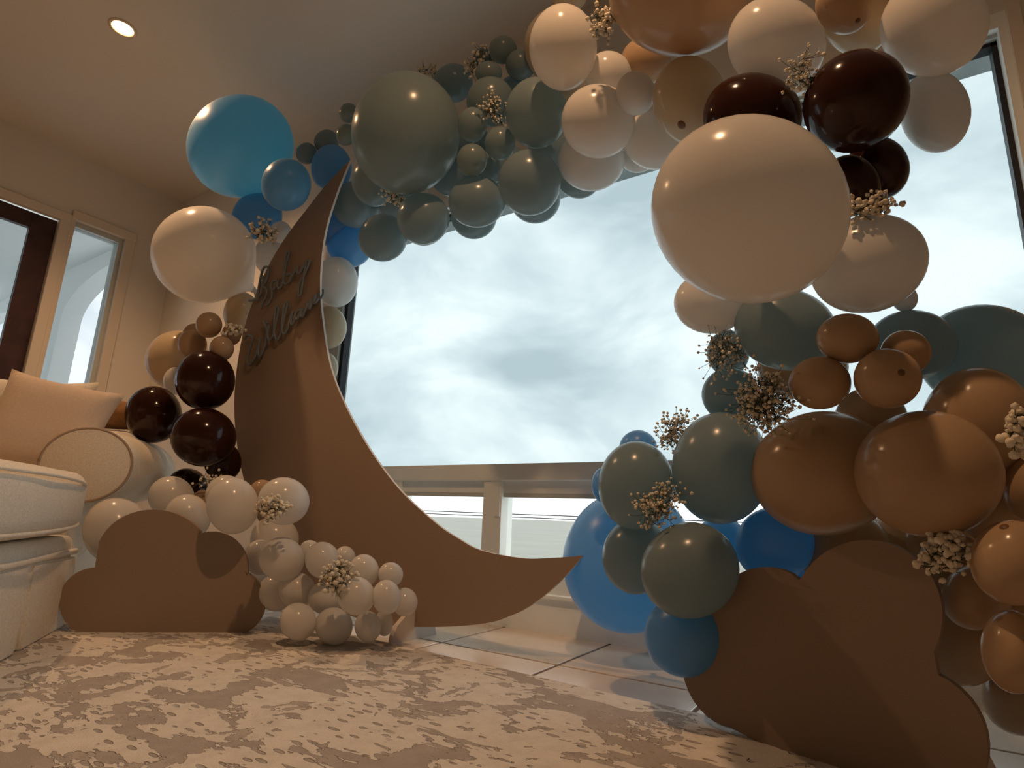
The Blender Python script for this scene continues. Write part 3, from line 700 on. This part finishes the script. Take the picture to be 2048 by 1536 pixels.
# left column
cluster(1.40, 'in the left end of the garland beside the sofa', [
    (411, 761, 61, 60, 'D'), (408, 874, 67, 59, 'D', -.02), (308, 829, 58, 57, 'D', -.05), (446, 924, 38, 40, 'D', .12), (375, 974, 42, 38, 'D', .1),
    (418, 650, 27, 26, 'S', .02), (443.5, 697, 25, 25, 'S', .03), (385, 689, 30, 30, 'S', .05), (388, 672, 24, 25, 'S', .1), (463, 669, 20, 22, 'S', .1), (352, 762, 26, 28, 'W', .1), (357, 721, 66, 60, 'C', .12)])
balloon(411, 511, 107, 97, 'W', 1.46, '', ang=14, knot=1, label='giant white balloon with its tied neck hanging by the moon tip side')
cluster(1.80, 'behind the upper moon board', [
    (484, 628, 37, 44, 'C', -.10), (561, 464, 22, 22, 'W', -.12), (545, 512, 38, 40, 'W'),
    (672.5, 564, 44, 51, 'W', .12), (657, 655, 37, 43, 'C', .10), (646, 735, 31, 33, 'C', .10)])
balloon(483.6, 295, 108, 104, 'B', 1.50, 'floating against the ceiling beside the grey cluster')
cluster(1.74, 'in the left top bend of the garland', [
    (573, 370, 50, 53, 'B', -.26), (515, 433, 51, 47, 'B', -.08), (663, 337, 41, 48, 'B', .04), (613, 307, 21, 22, 'K', -.05), (653, 284, 25, 25, 'K', -.05),
    (669, 452, 42, 44, 'B', .14), (700, 490, 47, 46, 'E', .20), (697, 226, 19, 20, 'K', -.26), (692, 270, 20, 22, 'K', -.24)])
# grey stretch along the top
cluster(1.44, 'in the grey stretch of the garland top', [
    (813, 270, 109, 124, 'G'), (945, 250, 29, 36, 'G', .06), (944, 320, 30.5, 33, 'G', .06), (1000, 287, 31, 34, 'G', .10), (752, 361, 49, 53, 'G', .26), (1073, 227, 62, 72, 'G', .08),
    (847, 438, 53, 52, 'G', .16), (954, 404, 57, 52, 'G', .16), (1059, 366, 63, 67, 'G', .12), (766, 476, 49, 48, 'G', .24), (714, 409, 50, 48, 'G', .40),
    (981, 204, 48, 51, 'K', .14), (977, 146, 27, 24, 'K', .12), (1006, 100, 28, 29, 'K', .16), (966, 115, 20, 20, 'K', .16), (1041, 130, 30, 32, 'K', .2), (906, 167, 40, 40, 'K', .2), (983, 335, 32, 32, 'K', .24),
    (848, 448, 44, 44, 'G', .4), (948, 433, 46, 46, 'G', .4), (1070, 398, 51, 50, 'G', .4), (1158, 358, 43, 40, 'G', .42)])
cluster(1.72, 'deep inside the grey stretch of the garland top', [(905, 350, 44, 44, 'K'), (1012, 335, 46, 46, 'K', .02), (1100, 300, 44, 46, 'K', .04), (940, 285, 40, 42, 'K'), (1035, 195, 44, 46, 'K', -.02), (800, 405, 42, 42, 'K', .06), (1150, 170, 46, 46, 'C', -.04)])
# white stretch
cluster(1.36, 'in the pale stretch of the garland top', [
    (1126, 97, 68, 88, 'W'), (1117, 95, 69, 80, 'C', .2), (1138, -9, 36, 34, 'C', .1), (1271, 187, 40, 45, 'W', .05), (1196, 244, 74, 75, 'W', .08), (1182, 322, 67, 62, 'W', .2), (1217, 152, 48, 50, 'W', .15),
    (1378, 202, 74, 89, 'C', .06), (1310, 281, 64, 60, 'W', .24), (1274, 318, 34, 28, 'W', .4), (1292, 122, 50, 48, 'S', .2)])
balloon(1357, -14, 145, 136, 'S', 1.30, 'overhead in the top of the garland')
# right shoulder
balloon(1491, 425, 198, 188, 'W', 1.08, 'bulging foremost from the right shoulder of the garland')
cluster(1.20, 'on the right shoulder of the garland', [
    (1709, 205, 115, 97, 'D', .02, {'ang': -40}), (1504, 237, 101, 90, 'D', .12), (1551, 90, 99, 97, 'W', .10), (1686, 13, 57, 58, 'S', .04), (1865, 54, 114, 100, 'W', .10, {'ang': -30}), (1712, 33, 72, 82, 'C', .16),
    (1700, 372, 62, 62, 'D', .14), (1755, 337, 64, 64, 'D', .2), (1869, 225, 72, 83, 'W', .24), (1733, 529, 122, 97, 'W', .12, {'ang': -18}), (1809, 597, 27, 27, 'W', .3), (1420, 606, 74, 62, 'W', .22)])
# right flank
cluster(1.24, 'in the small sand bunch on the right flank', [
    (1774, 757, 69.5, 60, 'S'), (1694, 677, 63.5, 50, 'S', .02), (1638.6, 766, 63, 53, 'S', .02), (1811, 705, 52, 45, 'S', .08)])
cluster(1.32, 'on the right flank of the garland', [
    (1850, 946, 152, 126, 'S', -.03, {'ang': 8}), (1642, 945, 148, 124, 'S', .02), (1568, 659, 104, 82, 'G', .12, {'ang': 10}), (1603, 733, 92, 66, 'S', .12), (1952, 852, 117, 118, 'S', .06), (1822, 690, 92, 70, 'K', .2), (1960, 712, 135, 103, 'K', .34),
    (1440, 935, 99, 112, 'G', .08), (1740, 845, 76, 72, 'S', .18), (1460, 789, 58, 54, 'G', .22), (1456, 706, 43, 46, 'G', .34),
    (1271.5, 970, 76, 89, 'G', .14), (1378, 1139, 99, 97, 'G', .06), (1273.5, 1111, 70, 77, 'G', .2), (1276, 896, 38, 36, 'B', .4), (1206, 970, 23, 35, 'B', .36)])
cluster(1.50, 'low in the right flank by the window', [
    (1548, 1088, 80, 76, 'B', .04), (1572, 1165, 62, 60, 'B', .12), (1375, 1268, 88, 86, 'B', -.02), (1440, 1085, 55, 52, 'E', .2), (1257, 1119, 134, 143, 'E', .44, {'fixed': True}), (1690, 1105, 92, 86, 'S', .02), (1800, 1092, 80, 72, 'S', .06), (1880, 1075, 72, 66, 'S', .12)])
cluster(1.24, 'at the foot of the right flank beside the large cloud', [
    (2026, 1125, 93, 84, 'S', 0, {'ang': 25}), (2026, 1302, 66, 86, 'S', .02, {'ang': -15}), (1952, 1193, 73, 67, 'S', .14), (2062, 975, 60, 66, 'S', .14), (1985, 1025, 66, 62, 'S', .24), (1900, 1130, 70, 66, 'S', .22), (2042, 1220, 84, 80, 'S', .24)])
cluster(1.66, 'added to block light between the large cloud and the window', [(1960, 1095, 84, 78, 'S'), (2050, 1060, 84, 78, 'S', .04), (1925, 1290, 88, 84, 'S', -.06), (2050, 1385, 92, 86, 'S', -.12), (1975, 1240, 80, 76, 'S', .1), (2075, 1270, 90, 80, 'S', .1)], ymax=2.12)  # filler balloons, added behind the cloud to block the window light
for lab, os_ in GROUPS.items():
    if len(os_) > 1:
        for o in os_: o['group'] = lab.split(' balloon ')[0] + ' balloons ' + lab.split(' balloon ')[1]
        for o in os_: o['label'] = lab

# the darker thick tip of the rubber, where a balloon turns it to the room
mat('rubber_tip', (.16, .085, .04), .5, .3)
def tip(px, py, near):
    """a small button of thicker rubber on the skin of the balloon measured at `near`"""
    o = BY_PLACE[near]; inv = o.matrix_world.inverted(); a = inv @ EYE; d = (inv.to_3x3() @ ray(px, py)).normalized()
    b = a.dot(d); disc = b * b - (a.dot(a) - 1)
    if disc < 0: return
    p = a + d * (-b - math.sqrt(disc)); n = p.normalized(); q = n.to_track_quat('Z', 'Y')
    bm = bmesh.new(); seg = 14; rings = []
    for r, h in ((.0, .030), (.05, .028), (.09, .016), (.115, -.004)):
        rings.append([bm.verts.new(p + q @ Vector((0, 0, h)))] if r == 0 else [bm.verts.new(p + q @ Vector((r * math.cos(2 * math.pi * j / seg), r * math.sin(2 * math.pi * j / seg), h))) for j in range(seg)])
    for u, v in zip(rings, rings[1:]):
        for j in range(seg):
            bm.faces.new((u[0], v[j], v[(j + 1) % seg]) if len(u) == 1 else (u[j], v[j], v[(j + 1) % seg], u[(j + 1) % seg]))
    obj('tip', to_mesh(bm, 'tip', True), 'rubber_tip', o)
tip(1803, 745, (1774, 757)); tip(1716, 41, (1686, 13)); tip(1363, 250, (1378, 202)); tip(2008, 1053, (2026, 1125))

# ------------------------------------------------------------------ baby's breath
def icos(bm, c, r, rot):
    g = bmesh.ops.create_icosphere(bm, subdivisions=2 if r > .0052 else 1, radius=r)['verts']
    for v in g:
        k = random.uniform(.72, 1.22); v.co = c + v.co * k
def sprig(px, py, rx, ry, y, count, rb, label, out=(0, 0), m='blossom_white', ang=0):
    """a bunch of baby's breath: stems that fan out from a root behind, tipped with blossoms"""
    d = ray(px, py).normalized(); dist = y / d.y; c, v1, v2, dn, a, b = measure(px, py, rx, ry, math.radians(ang), dist)
    e1 = v1 if v1.dot(AX_R) > 0 else -v1; e2 = v2 if v2.dot(AX_D) > 0 else -v2
    if abs(e1.dot(AX_R)) < abs(e2.dot(AX_R)): e1, e2, a, b = e2, e1, b, a
    if e1.dot(AX_R) < 0: e1 = -e1
    if e2.dot(AX_D) < 0: e2 = -e2
    root = c + dn * (a + b) * .6 - e1 * out[0] * a - e2 * out[1] * b
    t = empty('babys_breath', root); sb = bmesh.new(); fb = bmesh.new()
    nb = max(4, count // 7); hubs = []
    for i in range(nb):
        w = random.uniform(0, 6.283); q = math.sqrt(random.random()) * .8
        hub = c + e1 * a * q * math.cos(w) + e2 * b * q * math.sin(w) + dn * (a + b) * .5 * random.uniform(-.3, .5)
        hubs.append(hub); mid = root.lerp(hub, .5) + Vector((random.uniform(-1, 1), random.uniform(-1, 1), random.uniform(-1, 1))) * .01
        tube(sb, [root - root, mid - root, hub - root], rb * .22, 4, False)
    for i in range(count):
        hub = random.choice(hubs); s = (a + b) * .28
        tip = hub + e1 * random.gauss(0, s * .6) + e2 * random.gauss(0, s * .6) + dn * random.gauss(0, s * .6)
        tube(sb, [hub - root, (hub.lerp(tip, .5) - root) + Vector((0, 0, -.003)), tip - root], rb * .14, 3, False)
        icos(fb, tip - root, rb * random.uniform(.6, 1.15), None)
    obj('stems', to_mesh(sb, 'stems'), 'stem_green', t)
    obj('blossoms', to_mesh(fb, 'blossoms', True), m, t, kind='stuff')
    tag(t, label, 'flowers', "baby's breath tucked into the garland")
sprig(1203, 35, 26, 36, 1.26, 110, .0062, "baby's breath tucked between the white balloon and the overhead sand balloon")
sprig(1600, 150, 40, 42, 1.16, 110, .0042, "fine baby's breath over the two chocolate balloons")
sprig(1745, 412, 48, 22, 1.22, 130, .0054, "baby's breath spray under the lower chocolate balloons")
sprig(1450, 706, 40, 50, 1.42, 190, .0042, "airy baby's breath spray against the sky on the right flank")
sprig(1528, 800, 62, 56, 1.24, 540, .0040, "large dense baby's breath bunch between grey and sand balloons")
sprig(1350, 862, 46, 30, 1.46, 170, .0042, "small baby's breath spray over the grey balloons by the window", ang=-35)
sprig(1322, 1012, 50, 38, 1.34, 170, .0042, "baby's breath between three grey balloons of the flank", ang=-20)
sprig(1885, 1105, 58, 44, 1.26, 150, .0062, "cream baby's breath above the large cloud board", ang=-35)
sprig(2042, 862, 26, 48, 1.16, 110, .0060, "cream baby's breath beside the big sand balloon")
sprig(855, 140, 26, 20, 1.56, 60, .006, "small baby's breath above the giant grey balloon")
sprig(962, 125, 40, 30, 1.58, 90, .0065, "small baby's breath among the dark small balloons overhead")
sprig(990, 225, 26, 34, 1.50, 110, .005, "small baby's breath between the small grey balloons")
sprig(785, 396, 28, 26, 1.54, 80, .006, "small baby's breath under the giant grey balloon")
sprig(530, 462, 25, 28, 1.50, 100, .0085, "greyish baby's breath between the giant white balloon and the moon")
sprig(470, 655, 17, 16, 1.46, 50, .008, "baby's breath at the moon edge by the cream balloons")
sprig(545, 1016, 29, 25, 1.22, 130, .0068, "white baby's breath bunch between the white balloons behind the cloud")
sprig(676, 1156, 31, 33, 1.30, 150, .0066, "white baby's breath bunch in the low pile before the moon")
sprig(428, 965, 40, 14, 1.36, 50, .0065, "baby's breath in the shade under the chocolate balloons")
